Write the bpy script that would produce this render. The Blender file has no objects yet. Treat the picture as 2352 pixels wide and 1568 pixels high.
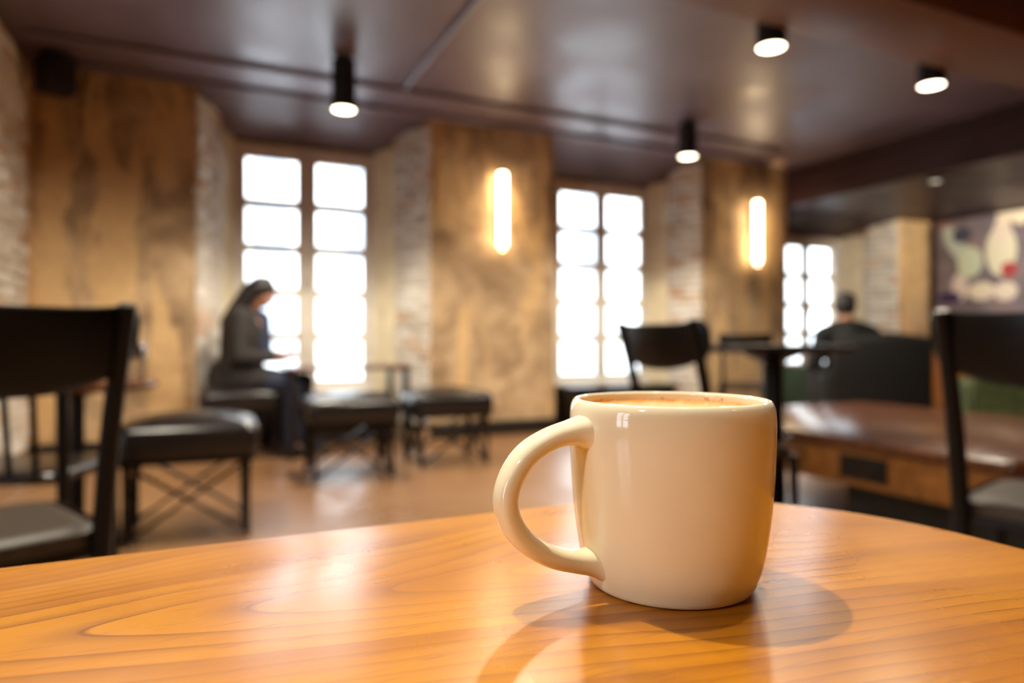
import bpy, bmesh, math, random
from mathutils import Vector, Matrix, noise as mnoise
random.seed(7)
S = bpy.context.scene
COL = S.collection
TH = math.radians(24.5); CS, SN = math.cos(TH), math.sin(TH)
def W(a, b, z=0.0):                       # room axes (a along the window wall, b towards it) -> world
    return Vector((a*CS - b*SN, a*SN + b*CS, z))
def lin(r, g, b):
    f = lambda v: (v/12.92 if v <= .04045 else ((v+.055)/1.055)**2.4)
    return (f(r/255), f(g/255), f(b/255), 1.0)

# ------------------------------------------------------------------ camera, world, lights, exposure
cam = bpy.data.cameras.new('camera'); camo = bpy.data.objects.new('camera', cam); COL.objects.link(camo)
camo.location = (0, 0, .86); camo.rotation_euler = (math.pi/2, 0, 0)
cam.sensor_width = 36; cam.lens = 24.0; cam.clip_start = .01; cam.clip_end = 200
cam.dof.use_dof = True; cam.dof.focus_distance = .288; cam.dof.aperture_fstop = 4.7
S.camera = camo
S.view_settings.view_transform = 'Standard'; S.view_settings.look = 'None'
S.view_settings.exposure = 0.0; S.view_settings.gamma = 1.0; S.view_settings.use_curve_mapping = False
S.cycles.use_denoising = True
try: S.cycles.denoiser = 'OPENIMAGEDENOISE'
except Exception: pass
S.cycles.max_bounces = 8; S.cycles.diffuse_bounces = 5; S.cycles.glossy_bounces = 4; S.cycles.transparent_max_bounces = 16
S.cycles.caustics_reflective = False; S.cycles.caustics_refractive = False
S.cycles.sample_clamp_indirect = 6
wd = bpy.data.worlds.new('World'); S.world = wd; wd.use_nodes = True
wb = wd.node_tree.nodes['Background']; wb.inputs[0].default_value = (.80, .90, 1.0, 1); wb.inputs[1].default_value = 10.5
WARM = (1.0, .89, .70)
def spot(name, loc, energy, aim=None, cone=80, blend=.5, rad=.04, color=WARM):
    l = bpy.data.lights.new(name, 'SPOT'); l.energy = energy; l.color = color; l.spot_size = math.radians(cone)
    l.spot_blend = blend; l.shadow_soft_size = rad
    o = bpy.data.objects.new(name, l); COL.objects.link(o); o.location = loc
    d = (Vector(aim) - Vector(loc)) if aim is not None else Vector((0, 0, -1))
    o.rotation_euler = d.to_track_quat('-Z', 'Y').to_euler()
    return o
# unseen spots: first two read off the mug's shadows, the others added as fill
spot('unseen_spot', (-.37, .80, 2.60), 150, (.05, .33, .75), 75, .6, .022)
spot('unseen_spot', (.36, .55, 2.60), 60, (.08, .33, .75), 75, .6, .022)
spot('unseen_spot', (-1.35, -.95, 2.45), 85, (.05, .3, .8), 85, .6, .07)
spot('unseen_spot', W(-.4, 2.9, 2.6), 150, None, 165, .4, .06)
spot('unseen_spot', W(1.5, 2.9, 2.6), 150, None, 165, .4, .06)
spot('unseen_spot', W(7.3, 3.6, 2.3), 170, W(8.6, 4.9, 1.5), 110, .7, .06)
spot('unseen_spot', W(2.0, -1.5, 2.6), 15, None, 140, .7, .06)
spot('unseen_spot', W(4.8, -.5, 2.6), 150, None, 140, .7, .06)
WINL = (.25, .45, 2.5)                        # window in the left-hand wall, out of frame
WIN = [(.87, .40, 2.60), (3.99, .40, 2.58), (7.05, .48, 2.19)]   # centre, sill, head of each window
for c, z0, z1 in WIN:
    l = bpy.data.lights.new('window_portal', 'AREA'); l.shape = 'RECTANGLE'; l.size = 1.26; l.size_y = z1 - z0
    l.cycles.is_portal = True
    o = bpy.data.objects.new('window_portal', l); COL.objects.link(o); o.location = W(c, 6.50, (z0+z1)/2)
    o.rotation_euler = (-math.pi/2, 0, TH)

l = bpy.data.lights.new('window_portal', 'AREA'); l.shape = 'RECTANGLE'; l.size = 1.3; l.size_y = 2.1; l.cycles.is_portal = True
o = bpy.data.objects.new('window_portal', l); COL.objects.link(o); o.location = W(-4.05, WINL[0], 1.47); o.rotation_euler = (-math.pi/2, 0, TH + math.pi/2)
# ------------------------------------------------------------------ node helpers, materials
class NT:
    def __init__(s, name):
        s.m = bpy.data.materials.new(name); s.m.use_nodes = True; s.t = s.m.node_tree
        s.b = s.t.nodes['Principled BSDF']; s.out = s.t.nodes['Material Output']
    def n(s, ty, **kw):
        nd = s.t.nodes.new(ty)
        for k, v in kw.items(): setattr(nd, k, v)
        return nd
    def link(s, a, b): s.t.links.new(a, b)
    def put(s, inp, v):
        if isinstance(v, (int, float)): inp.default_value = v
        elif isinstance(v, (tuple, list)): inp.default_value = v
        else: s.link(v, inp)
    def m_(s, op, a, b=0.0, c=0.0, clamp=False):
        nd = s.n('ShaderNodeMath', operation=op, use_clamp=clamp)
        s.put(nd.inputs[0], a); s.put(nd.inputs[1], b); s.put(nd.inputs[2], c)
        return nd.outputs[0]
    def co(s, kind='Object'): return s.n('ShaderNodeTexCoord').outputs[kind]
    def mapv(s, v, scale=(1,1,1), loc=(0,0,0)):
        nd = s.n('ShaderNodeMapping'); s.link(v, nd.inputs[0]); nd.inputs['Scale'].default_value = scale; nd.inputs['Location'].default_value = loc
        return nd.outputs[0]
    def noise(s, v, scale, detail=3, rough=.5, dist=0):
        nd = s.n('ShaderNodeTexNoise'); s.link(v, nd.inputs['Vector']); nd.inputs['Scale'].default_value = scale
        nd.inputs['Detail'].default_value = detail; nd.inputs['Roughness'].default_value = rough; nd.inputs['Distortion'].default_value = dist
        return nd.outputs[0]
    def ramp(s, f, pts):
        nd = s.n('ShaderNodeValToRGB'); s.link(f, nd.inputs[0]); e = nd.color_ramp.elements
        while len(e) < len(pts): e.new(.5)
        for i, (p, c) in enumerate(pts): e[i].position = p; e[i].color = c
        return nd.outputs[0]
    def mix(s, f, a, b, blend='MIX'):
        nd = s.n('ShaderNodeMix', data_type='RGBA', blend_type=blend)
        s.put(nd.inputs[0], f); s.put(nd.inputs[6], a); s.put(nd.inputs[7], b)
        return nd.outputs[2]
    def bump(s, h, strength=.3, dist=.01):
        nd = s.n('ShaderNodeBump'); s.link(h, nd.inputs['Height']); nd.inputs['Strength'].default_value = strength; nd.inputs['Distance'].default_value = dist
        s.link(nd.outputs[0], s.b.inputs['Normal'])
    def set(s, **kw):
        for k, v in kw.items(): s.put(s.b.inputs[k.replace('_', ' ')], v)
        return s
def vary(c, k): return (min(1, c[0]*k), min(1, c[1]*k), min(1, c[2]*k), 1)
def plain(name, col, rough=.5, metal=0.0, scale=20, amt=.25, bump=.1, spec=.5, coat=0.0):
    t = NT(name); v = t.co(); f = t.noise(v, scale, 4)
    t.set(Base_Color=t.ramp(f, [(.3, vary(col, 1-amt)), (.7, vary(col, 1+amt))]), Roughness=rough, Metallic=metal)
    t.b.inputs['Specular IOR Level'].default_value = spec; t.b.inputs['Coat Weight'].default_value = coat
    if bump: t.bump(f, bump, .004)
    return t.m
def glow(name, col, strength):
    t = NT(name); t.set(Base_Color=(.9,.9,.85,1), Emission_Color=col, Emission_Strength=strength); return t.m
M = {}
M['black_wood'] = plain('dark_stained_wood', lin(12,8,7), .36, scale=14, bump=.05, spec=.32)
M['seat_brown'] = plain('brown_seat', lin(64,52,40), .45, scale=30)
M['leather'] = plain('black_leather', lin(30,26,26), .27, scale=120, bump=.15, spec=.8)
M['steel'] = plain('dark_steel', lin(52,46,46), .38, .6, bump=.02)
M['black_metal'] = plain('black_powder_metal', lin(22,20,18), .5, .2, bump=.02)
M['can_black'] = plain('black_can_paint', lin(24,22,20), .45, .1, bump=.02)
M['chrome'] = plain('brushed_chrome', lin(190,190,195), .2, 1, bump=.02)
M['frame'] = plain('painted_window_wood', lin(232,224,214), .5, scale=8, amt=.08)
M['jamb'] = plain('cream_jamb_wood', lin(242,228,196), .5, scale=6, amt=.1)
M['bench'] = plain('black_bench_wood', lin(38,32,30), .3, scale=10)
M['base_black'] = plain('black_baseboard_paint', lin(30,26,20), .45)
M['ext_stone'] = plain('pale_facade_stone', lin(225,222,215), .8, scale=1)
M['ext_glass'] = plain('facade_window_glass', lin(165,178,190), .3, scale=1)
M['ext_ground'] = plain('pale_pavement', lin(205,205,205), .8, scale=2)
M['green'] = plain('dark_green_upholstery', lin(42,66,52), .7, scale=60, bump=.3)
M['olive'] = plain('olive_green_upholstery', lin(66,78,42), .7, scale=25, amt=.5, bump=.3)
M['black_cloth'] = plain('black_upholstery', lin(12,11,13), .75, scale=60, bump=.3)
M['lampglow'] = glow('lit_lamp_glass', (1, .86, .62, 1), 14)
M['sconce'] = glow('lit_frosted_tube', (1, .76, .46, 1), 23)
M['dimlamp'] = glow('dim_lamp_glass', (1, .9, .7, 1), 1.2)
M['detector'] = plain('cream_plastic', lin(225,205,180), .5, bump=0)
M['skin'] = plain('skin', lin(196,140,112), .5, scale=40, amt=.08, bump=.05)
M['hair'] = plain('dark_hair', lin(30,26,28), .45, scale=90, amt=.5, bump=.4)
M['coat'] = plain('dark_grey_coat', lin(48,44,44), .85, scale=18, amt=.4, bump=.4)
M['scarf'] = plain('navy_lining', lin(50,56,84), .8, scale=30, bump=.3)
M['jeans'] = plain('blue_jeans', lin(46,54,76), .8, scale=80, bump=.3)
M['shoe'] = plain('black_shoe', lin(22,20,20), .4)
M['phone'] = plain('pale_phone', lin(215,210,225), .25, bump=0)
M['socket'] = plain('black_socket_plate', lin(26,20,18), .35, bump=0)
def wood(name, c0, c1, rough=.3, axis=(1,12,12), sc=3):
    t = NT(name); v = t.mapv(t.co(), axis); f = t.noise(v, sc, 6, .6, .6)
    t.set(Base_Color=t.ramp(f, [(.3, c0), (.65, c1)]), Roughness=rough); t.bump(f, .08, .003); return t.m
M['wood_orange'] = wood('orange_oak', lin(120,72,32), lin(168,112,56), .3)
M['wood_brown'] = wood('brown_oak', lin(74,42,26), lin(116,70,44), .25)
M['wood_panel'] = wood('warm_panel_wood', lin(150,92,50), lin(200,136,82), .4, (6,6,.6))
M['dark_panel'] = wood('dark_panel_wood', lin(52,30,26), lin(78,46,38), .4, (6,6,.6))
def glass():
    t = NT('window_glass'); tr = t.n('ShaderNodeBsdfTransparent'); gl = t.n('ShaderNodeBsdfGlossy'); gl.inputs['Roughness'].default_value = .02
    lw = t.n('ShaderNodeFresnel'); lw.inputs['IOR'].default_value = 1.3; mx = t.n('ShaderNodeMixShader')
    t.link(lw.outputs[0], mx.inputs[0]); t.link(tr.outputs[0], mx.inputs[1]); t.link(gl.outputs[0], mx.inputs[2]); t.link(mx.outputs[0], t.out.inputs[0])
    return t.m
M['glass'] = glass()
def ceiling_mat(name, c, rough=.3, spec=.5):
    t = NT(name); v = t.co(); f = t.noise(v, 2.2, 4); g = t.noise(v, 30, 3)
    t.set(Base_Color=t.ramp(f, [(.3, vary(c,.8)), (.7, vary(c,1.2))]), Roughness=t.ramp(f, [(.3,(rough-.06,)*3+(1,)), (.7,(rough+.08,)*3+(1,))]))
    t.b.inputs['Specular IOR Level'].default_value = spec; t.bump(g, .04, .004); return t.m
M['ceiling'] = ceiling_mat('dark_gloss_ceiling_paint', lin(116,102,120), .40, 1.0)
M['bulk'] = ceiling_mat('dark_bulkhead_paint', lin(56,34,38), .42, .35)
M['beam'] = ceiling_mat('brown_beam_paint', lin(112,66,38), .45)
def stone():
    t = NT('worn_plaster_stone'); v = t.co()
    st = t.noise(t.mapv(v, (2.6, 2.6, .45)), 1.5, 5, .6, .7)
    bl = t.noise(v, 2.3, 8, .65, .4)
    fi = t.noise(v, 26, 5, .7)
    base = t.ramp(bl, [(.30, lin(124,106,84)), (.45, lin(170,148,120)), (.58, lin(204,184,154)), (.75, lin(224,206,178))])
    dr = t.ramp(st, [(.48, (0,0,0,1)), (.55, (1,1,1,1))])
    c = t.mix(t.m_('MULTIPLY', dr, .8), base, lin(226,198,152))
    c = t.mix(.35, c, t.ramp(fi, [(.3, lin(100,74,48)), (.55, lin(190,160,120)), (.8, lin(228,206,170))]), 'OVERLAY')
    t.set(Base_Color=c, Roughness=.85)
    bk = t.n('ShaderNodeTexBrick'); t.link(t.mapv(v, (1,1,1)), bk.inputs[0]); bk.inputs['Scale'].default_value = 4
    t.bump(t.m_('ADD', t.m_('MULTIPLY', fi, .6), bl), .5, .02); return t.m
M['stone'] = stone()
def brick_mat():
    t = NT('whitewashed_brick'); v = t.co(); r = t.n('ShaderNodeObjectInfo').outputs['Random']; f = t.noise(v, 18, 5, .7)
    c = t.ramp(r, [(0, lin(220,212,202)), (.5, lin(232,227,220)), (.86, lin(240,236,230)), (.95, lin(226,204,186)), (1, lin(206,172,148))])
    c = t.mix(.5, c, t.ramp(f, [(.3, lin(128,118,108)), (.6, lin(214,208,200))]), 'OVERLAY')
    t.set(Base_Color=c, Roughness=.85); t.bump(f, .5, .01); return t.m
M['brick'] = brick_mat()
M['mortar'] = plain('pale_mortar', lin(176,158,134), .9, scale=30, amt=.3, bump=.4)
def floor_mat():
    t = NT('varnished_floor'); v = t.co()
    bk = t.n('ShaderNodeTexBrick'); t.link(v, bk.inputs[0]); bk.inputs['Scale'].default_value = 1
    bk.inputs['Brick Width'].default_value = 1.1; bk.inputs['Row Height'].default_value = .12; bk.inputs['Mortar Size'].default_value = .002
    bk.inputs['Color1'].default_value = lin(146,104,68); bk.inputs['Color2'].default_value = lin(164,120,82); bk.inputs['Mortar'].default_value = lin(90,56,28)
    f = t.noise(t.mapv(v, (1, 12, 1)), 4, 5); g = t.noise(v, .9, 3)
    c = t.mix(.4, bk.outputs[0], t.ramp(f, [(.3, lin(112,80,54)), (.7, lin(168,128,92))]))
    t.set(Base_Color=c, Roughness=t.ramp(g, [(.35, (.24,)*3+(1,)), (.65, (.42,)*3+(1,))])); t.b.inputs['Specular IOR Level'].default_value = 1.0; t.bump(f, .05, .003); return t.m
M['floor'] = floor_mat()
TC = (.045, .055)                           # centre of the near table in room axes
def table_wood():
    t = NT('varnished_cherry_tabletop'); v = t.co(); sp = t.n('ShaderNodeSeparateXYZ'); t.link(v, sp.inputs[0])
    p = t.m_('ADD', sp.outputs[0], TC[0]); q = t.m_('ADD', sp.outputs[1], TC[1] - .315)
    n1 = t.noise(t.mapv(v, (2.0, 5.0, 1)), 3.2, 1); n2 = t.noise(t.mapv(v, (8, 30, 1)), 2, 0)
    q1 = t.m_('ADD', q, t.m_('MULTIPLY', t.m_('SUBTRACT', n1, .5), .030))
    F = t.m_('SQRT', t.m_('ADD', t.m_('MULTIPLY', q1, q1), .00050))
    F = t.m_('SUBTRACT', F, t.m_('MULTIPLY', p, .17))
    F = t.m_('ADD', F, t.m_('MULTIPLY', t.m_('SUBTRACT', n2, .5), .0012))
    F = t.m_('ADD', F, t.m_('MULTIPLY', t.m_('SUBTRACT', n1, .5), .012))
    ring = t.m_('FRACT', t.m_('MULTIPLY', F, 105.0))
    ringv = t.ramp(ring, [(0, (.95,)*3+(1,)), (.05, (0,0,0,1)), (.10, (.45,)*3+(1,)), (.4, (.88,)*3+(1,)), (1, (1,1,1,1))])
    band = t.m_('FRACT', t.m_('MULTIPLY', F, 22.0)); bandv = t.ramp(band, [(0, (0,0,0,1)), (.14, (1,1,1,1)), (.5, (.25,)*3+(1,)), (1, (0,0,0,1))])
    pores = t.noise(t.mapv(v, (45, 800, 1)), 1.0, 1); pv = t.ramp(pores, [(.26, (0,0,0,1)), (.36, (1,1,1,1))])
    big = t.noise(t.mapv(v, (3, 9, 1)), 2.0, 3)
    light = t.ramp(big, [(.3, lin(180,112,8)), (.7, lin(198,132,20))])
    fade = t.ramp(t.noise(v, 9, 2), [(.35, (.15,)*3+(1,)), (.68, (.9,)*3+(1,))])
    k = t.m_('MULTIPLY', t.m_('SUBTRACT', 1, ringv), fade)
    c = t.mix(t.m_('MULTIPLY', bandv, .42), light, lin(138,72,20)); c = t.mix(k, c, lin(112,58,18)); c = t.mix(t.m_('MULTIPLY', t.m_('SUBTRACT', 1, pv), .55), c, lin(140,84,42))
    t.set(Base_Color=c, Roughness=t.ramp(t.noise(v, 14, 4), [(.3, (.25,)*3+(1,)), (.7, (.32,)*3+(1,))]))
    t.b.inputs['Specular IOR Level'].default_value = .75; t.bump(pv, .08, .0004)
    return t.m
M['table'] = table_wood()
def ceramic():
    t = NT('cream_glazed_porcelain'); f = t.noise(t.co(), 30, 2)
    t.set(Base_Color=t.ramp(f, [(.3, lin(236,226,198)), (.7, lin(241,232,205))]), Roughness=.07)
    t.b.inputs['Specular IOR Level'].default_value = .55; return t.m
M['mug'] = ceramic()
def coffee_mat():
    t = NT('milky_coffee_foam'); v = t.co(); f = t.noise(v, 60, 6, .7); g = t.n('ShaderNodeTexVoronoi'); t.link(v, g.inputs['Vector']); g.inputs['Scale'].default_value = 350
    t.set(Base_Color=t.ramp(f, [(.3, lin(206,132,52)), (.6, lin(232,164,84)), (.8, lin(240,190,120))]), Roughness=.35)
    t.bump(g.outputs[0], .4, .002); return t.m
M['coffee'] = coffee_mat()
M['foam'] = plain('foam_residue', lin(222,182,126), .4, scale=300)

# ------------------------------------------------------------------ mesh helpers
class MB:
    def __init__(s): s.bm = bmesh.new()
    def box(s, c, d, rot=None, bev=0.0, seg=2):
        r = bmesh.ops.create_cube(s.bm, size=1); vs = r['verts']
        for v in vs: v.co = Vector((v.co.x*d[0], v.co.y*d[1], v.co.z*d[2]))
        if bev:
            es = list({e for v in vs for e in v.link_edges})
            g = bmesh.ops.bevel(s.bm, geom=es, offset=bev, segments=seg, affect='EDGES', profile=.6)
            vs = list({v for f in g['faces'] for v in f.verts} | {v for v in vs if v.is_valid})
        m = Matrix.Translation(c) @ (rot.to_4x4() if rot is not None else Matrix())
        for v in vs: v.co = m @ v.co
        return s
    def bar(s, p0, p1, w, d=None, bev=0.0, up=(0,0,1)):
        p0, p1 = Vector(p0), Vector(p1); ax = (p1-p0); L = ax.length; z = ax.normalized()
        x = Vector(up).cross(z)
        if x.length < 1e-4: x = Vector((1,0,0))
        x.normalize(); y = z.cross(x)
        return s.box((p0+p1)/2, (w, d or w, L), Matrix((x, y, z)).transposed(), bev)
    def tube(s, pts, rad, n=12, caps=True, sx=1.0):
        pts = [Vector(p) for p in pts]; k = len(pts); rs = rad if isinstance(rad, (list, tuple)) else [rad]*k
        rings = []; prev = None
        for i, p in enumerate(pts):
            t = (pts[min(i+1, k-1)] - pts[max(i-1, 0)]).normalized()
            if prev is None: x = t.orthogonal().normalized()
            else: x = (prev - t*prev.dot(t)).normalized()
            prev = x; y = t.cross(x)
            rings.append([s.bm.verts.new(p + (x*math.cos(2*math.pi*j/n)*sx + y*math.sin(2*math.pi*j/n))*rs[i]) for j in range(n)])
        for i in range(k-1):
            for j in range(n): s.bm.faces.new((rings[i][j], rings[i][(j+1)%n], rings[i+1][(j+1)%n], rings[i+1][j]))
        if caps: s.bm.faces.new(rings[0][::-1]); s.bm.faces.new(rings[-1])
        return s
    def lathe(s, prof, n=64, o=(0,0,0), cap0=False, cap1=False):
        o = Vector(o); rings = [[s.bm.verts.new(o + Vector((r*math.cos(2*math.pi*j/n), r*math.sin(2*math.pi*j/n), z))) for j in range(n)] for r, z in prof]
        for i in range(len(prof)-1):
            for j in range(n): s.bm.faces.new((rings[i][j], rings[i][(j+1)%n], rings[i+1][(j+1)%n], rings[i+1][j]))
        if cap0: s.bm.faces.new(rings[0][::-1])
        if cap1: s.bm.faces.new(rings[-1])
        return s
    def loops(s, rings, cap=True):
        R_ = [[s.bm.verts.new(p) for p in r] for r in rings]; n = len(R_[0])
        for i in range(len(R_)-1):
            for j in range(n): s.bm.faces.new((R_[i][j], R_[i][(j+1)%n], R_[i+1][(j+1)%n], R_[i+1][j]))
        if cap: s.bm.faces.new(R_[0][::-1]); s.bm.faces.new(R_[-1])
        return s
    def prism(s, poly, z0, z1):
        return s.loops([[(x, y, z0) for x, y in poly], [(x, y, z1) for x, y in poly]])
    def ball(s, c, r, sub=3):
        g = bmesh.ops.create_icosphere(s.bm, subdivisions=sub, radius=1)
        rr = r if isinstance(r, (list, tuple)) else (r, r, r)
        for v in g['verts']: v.co = Vector((v.co.x*rr[0], v.co.y*rr[1], v.co.z*rr[2])) + Vector(c)
        return s
    def chain(s, pts, rs, n=14):             # tapered limb with round ends
        P = [Vector(p) for p in pts]; pp, rr = [], []
        for i in range(len(P)-1):
            for k in range(5):
                u = k/5; pp.append(P[i].lerp(P[i+1], u)); rr.append(rs[i]*(1-u) + rs[i+1]*u)
        pp.append(P[-1]); rr.append(rs[-1])
        s.tube(pp, rr, n); s.ball(P[0], rs[0], 2); s.ball(P[-1], rs[-1], 2)
        for i in range(1, len(P)-1): s.ball(P[i], rs[i], 2)
        return s
    def mesh(s, name, mat, smooth=True, angle=40):
        bmesh.ops.recalc_face_normals(s.bm, faces=s.bm.faces)
        me = bpy.data.meshes.new(name); s.bm.to_mesh(me); s.bm.free()
        me.materials.append(mat if not isinstance(mat, str) else M[mat])
        if smooth:
            for f in me.polygons: f.use_smooth = True
            me.set_sharp_from_angle(angle=math.radians(angle))
        return me
    def build(s, name, mat, parent=None, smooth=True, angle=40):
        return ob(name, s.mesh(name, mat, smooth, angle), parent)
def ob(name, me, parent=None):
    o = bpy.data.objects.new(name, me); COL.objects.link(o); o.parent = parent; return o
def tag(o, label, cat, group=None):
    o['label'] = label; o['category'] = cat
    if group: o['group'] = group
    return o
def thing(name, label, cat, loc, rz=0, group=None):
    o = bpy.data.objects.new(name, None); COL.objects.link(o); o.location = loc; o.rotation_euler = (0, 0, rz)
    return tag(o, label, cat, group)
def struct(o): o['kind'] = 'structure'; return o
def room(o): o.rotation_euler = (0, 0, TH); return o      # mesh given in room axes
def copy_tree(o, parent=None):
    c = o.copy(); COL.objects.link(c); c.parent = parent
    for ch in o.children: copy_tree(ch, c)
    return c
def remesh(o, vox=.008, sm=4):
    m = o.modifiers.new('skin_union', 'REMESH'); m.mode = 'VOXEL'; m.voxel_size = vox; m.use_smooth_shade = True
    if sm: s2 = o.modifiers.new('soften', 'SMOOTH'); s2.iterations = sm; s2.factor = .5
    return o

# ------------------------------------------------------------------ room shell
H = 2.82; BW, BG = 5.81, 6.37               # ceiling height, wall face, window plane
room(struct(MB().box((2.25, 1.2, -.05), (12.9, 11.0, .1)).build('floor', 'floor', smooth=False)))
room(struct(MB().box((1.0, 1.2, H+.06), (10.4, 9.22, .12)).build('ceiling', 'ceiling', smooth=False)))
def pier(name, f0, f1, g0, g1, left=None, right=None):
    mb = MB(); bm = mb.bm
    poly = [(f0, BW), (f1, BW), (g1, BG), (g1-.35, 6.9), (g0+.35, 6.9), (g0, BG)]
    # front face is a worn, uneven grid; the rest plain faces
    nx, nz = 26, 60; G = []
    for i in range(nx+1):
        row = []
        for k in range(nz+1):
            a = f0 + (f1-f0)*i/nx; z = H*k/nz; d = 0
            if 0 < i < nx and 0 < k < nz:
                d = .022*mnoise.noise(Vector((a*2.6, z*2.2, 1.3))) + .012*mnoise.noise(Vector((a*9, z*9, 4.1)))
            row.append(bm.verts.new((a, BW - .012 - d if 0 < i < nx else BW, z)))
        G.append(row)
    for i in range(nx):
        for k in range(nz): bm.faces.new((G[i][k], G[i+1][k], G[i+1][k+1], G[i][k+1]))
    lo = [G[i][0] for i in range(nx+1)]; hi = [G[i][nz] for i in range(nx+1)]
    L = [bm.verts.new((x, y, 0)) for x, y in poly[2:]]; U = [bm.verts.new((x, y, H)) for x, y in poly[2:]]
    for i in range(3): bm.faces.new((L[i], L[i+1], U[i+1], U[i]))
    bm.faces.new([G[nx][k] for k in range(nz+1)] + [U[0], L[0]])
    bm.faces.new([G[0][k] for k in range(nz, -1, -1)] + [L[3], U[3]])
    bm.faces.new(lo[::-1] + [L[3], L[2], L[1], L[0]]); bm.faces.new(hi + U)
    o = room(struct(mb.build(name, 'stone'))); return o
BRICKS = []
for k in range(6):
    mb = MB(); mb.box((0, 0, 0), (.205, .05, .066), None, .006, 1)
    for v in mb.bm.verts: v.co += Vector((random.uniform(-.006,.006), random.uniform(-.005,.005), random.uniform(-.004,.004)))
    BRICKS.append(mb.mesh('brick', 'brick'))
def lay(parent, p0, p1, z0, z1, nrm):        # running-bond courses from the outer edge p0 inwards to p1
    p0, p1, nrm = Vector(p0), Vector(p1), Vector(nrm).normalized(); d = p1-p0; L = d.length; d.normalize(); ang = math.atan2(d.y, d.x)
    z = z0 + .035; row = 0
    while z < z1 - .02:
        s = 0
        first = True
        while s < L - .03:
            w = (.105 if (row % 2 and first) else .215); w = min(w, L - s)
            o = ob('brick', random.choice(BRICKS), parent)
            c = p0 + d*(s + w/2 - (.012*random.random() if first else 0)) + nrm*random.uniform(-.008, .008)
            o.location = (c.x, c.y, z); o.rotation_euler = (random.uniform(-.02,.02), random.uniform(-.02,.02), ang + random.uniform(-.02,.02))
            o.scale = ((w-.01)/.205, 1, 1)
            s += w; first = False
        z += .078; row += 1
p1 = pier('wall_pier', -1.12, -.035, -1.12, .235)
p2 = pier('wall_pier', 1.85, 3.09, 1.505, 3.36)
p3 = pier('wall_pier', 4.88, 6.11, 4.61, 6.42)
p4 = pier('wall_pier', 8.0, 8.6, 7.69, 8.6)
TW = .62                                     # share of each splayed reveal in brick, the rest is a wood lining
def along(f, g): return ((f, BW), (f + (g-f)*TW, BW + (BG-BW)*TW))
for par, f, g, nx in ((p1, -.035, .235, 1), (p2, 1.85, 1.505, -1), (p3, 4.88, 4.61, -1), (p4, 8.0, 7.69, -1)):
    q0, q1 = along(f, g); n = Vector((BG-BW, -(g-f))) * (1 if nx > 0 else -1)
    lay(par, q0, q1, 0.12, H if par is not p4 else 2.4, n)
wl = room(struct(MB().box((-1.22, 5.2, H/2), (.2, 1.25, H)).build('wall_left', 'stone', smooth=False)))
for k in range(1): lay(wl, (-1.115, 5.70), (-1.115, 4.6), .12, H, (1, 0))
room(struct(MB().box((2.3, -3.5, H/2), (13, .2, H)).build('wall_back', 'stone', smooth=False)))
room(struct(MB().box((-2.7, 4.68, H/2), (2.8, .2, H)).build('wall_return', 'stone', smooth=False)))
for y0, y1, z0, z1 in ((-3.6, WINL[0]-.64, 0, H), (WINL[0]+.64, 4.7, 0, H), (WINL[0]-.64, WINL[0]+.64, 0, .44), (WINL[0]-.64, WINL[0]+.64, 2.52, H)):
    room(struct(MB().box((-4.1, (y0+y1)/2, (z0+z1)/2), (.2, y1-y0, z1-z0)).build('wall_far_left', 'stone', smooth=False)))
wr = room(struct(MB().box((8.72, 1.2, H/2), (.2, 9.6, H)).build('wall_right', 'dark_panel', smooth=False)))
room(struct(MB().box((8.60, 5.80-2.6, .46), (.05, 5.1, .92), None, .005).build('trim_1', 'wood_panel', smooth=False)))
for i, (c, z0, z1) in enumerate(WIN):        # masonry below and above each window, sloping niche soffit
    fl, fr = ((-.035, 1.85), (3.09, 4.88), (6.11, 8.0))[i]; gl, gr = ((.235, 1.505), (3.36, 4.61), (6.42, 7.69))[i]
    room(struct(MB().box((c, 6.64, (z0-.04)/2), (1.6, .5, z0-.04)).build('wall_parapet', 'stone', smooth=False)))
    room(struct(MB().box((c, 6.66, (z1-.01+H)/2), (1.6, .5, H-z1+.01)).build('wall_lintel', 'stone', smooth=False)))
    zt = H if i < 2 else 2.40
    m = MB(); m.loops([[(fl, BW, zt), (fr, BW, zt), (gr, BG+.04, z1+.03), (gl, BG+.04, z1+.03)], [(fl, BW, zt+.1), (fr, BW, zt+.1), (gr, BG+.04, z1+.13), (gl, BG+.04, z1+.13)]])
    room(struct(m.build('ceiling_niche', 'ceiling' if i < 2 else 'bulk', smooth=False)))
    for f, g, sg in ((fl, gl, -1), (fr, gr, 1)):                     # cream wood linings
        a0, b0 = f + (g-f)*TW, BW + (BG-BW)*TW
        n = Vector((sg*(BG-BW), abs(g-f)*-1)).normalized()*-1; t_ = .022
        ins = Vector((-sg, -.35)).normalized()*t_
        poly = [(a0, b0), (g, BG), (g + ins.x, BG + ins.y*.2), (a0 + ins.x, b0 + ins.y)]
        room(struct(MB().prism(poly, .12, zt - .05 - (zt-z1)*.62).build('trim_jamb', 'jamb', smooth=False)))
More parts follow.
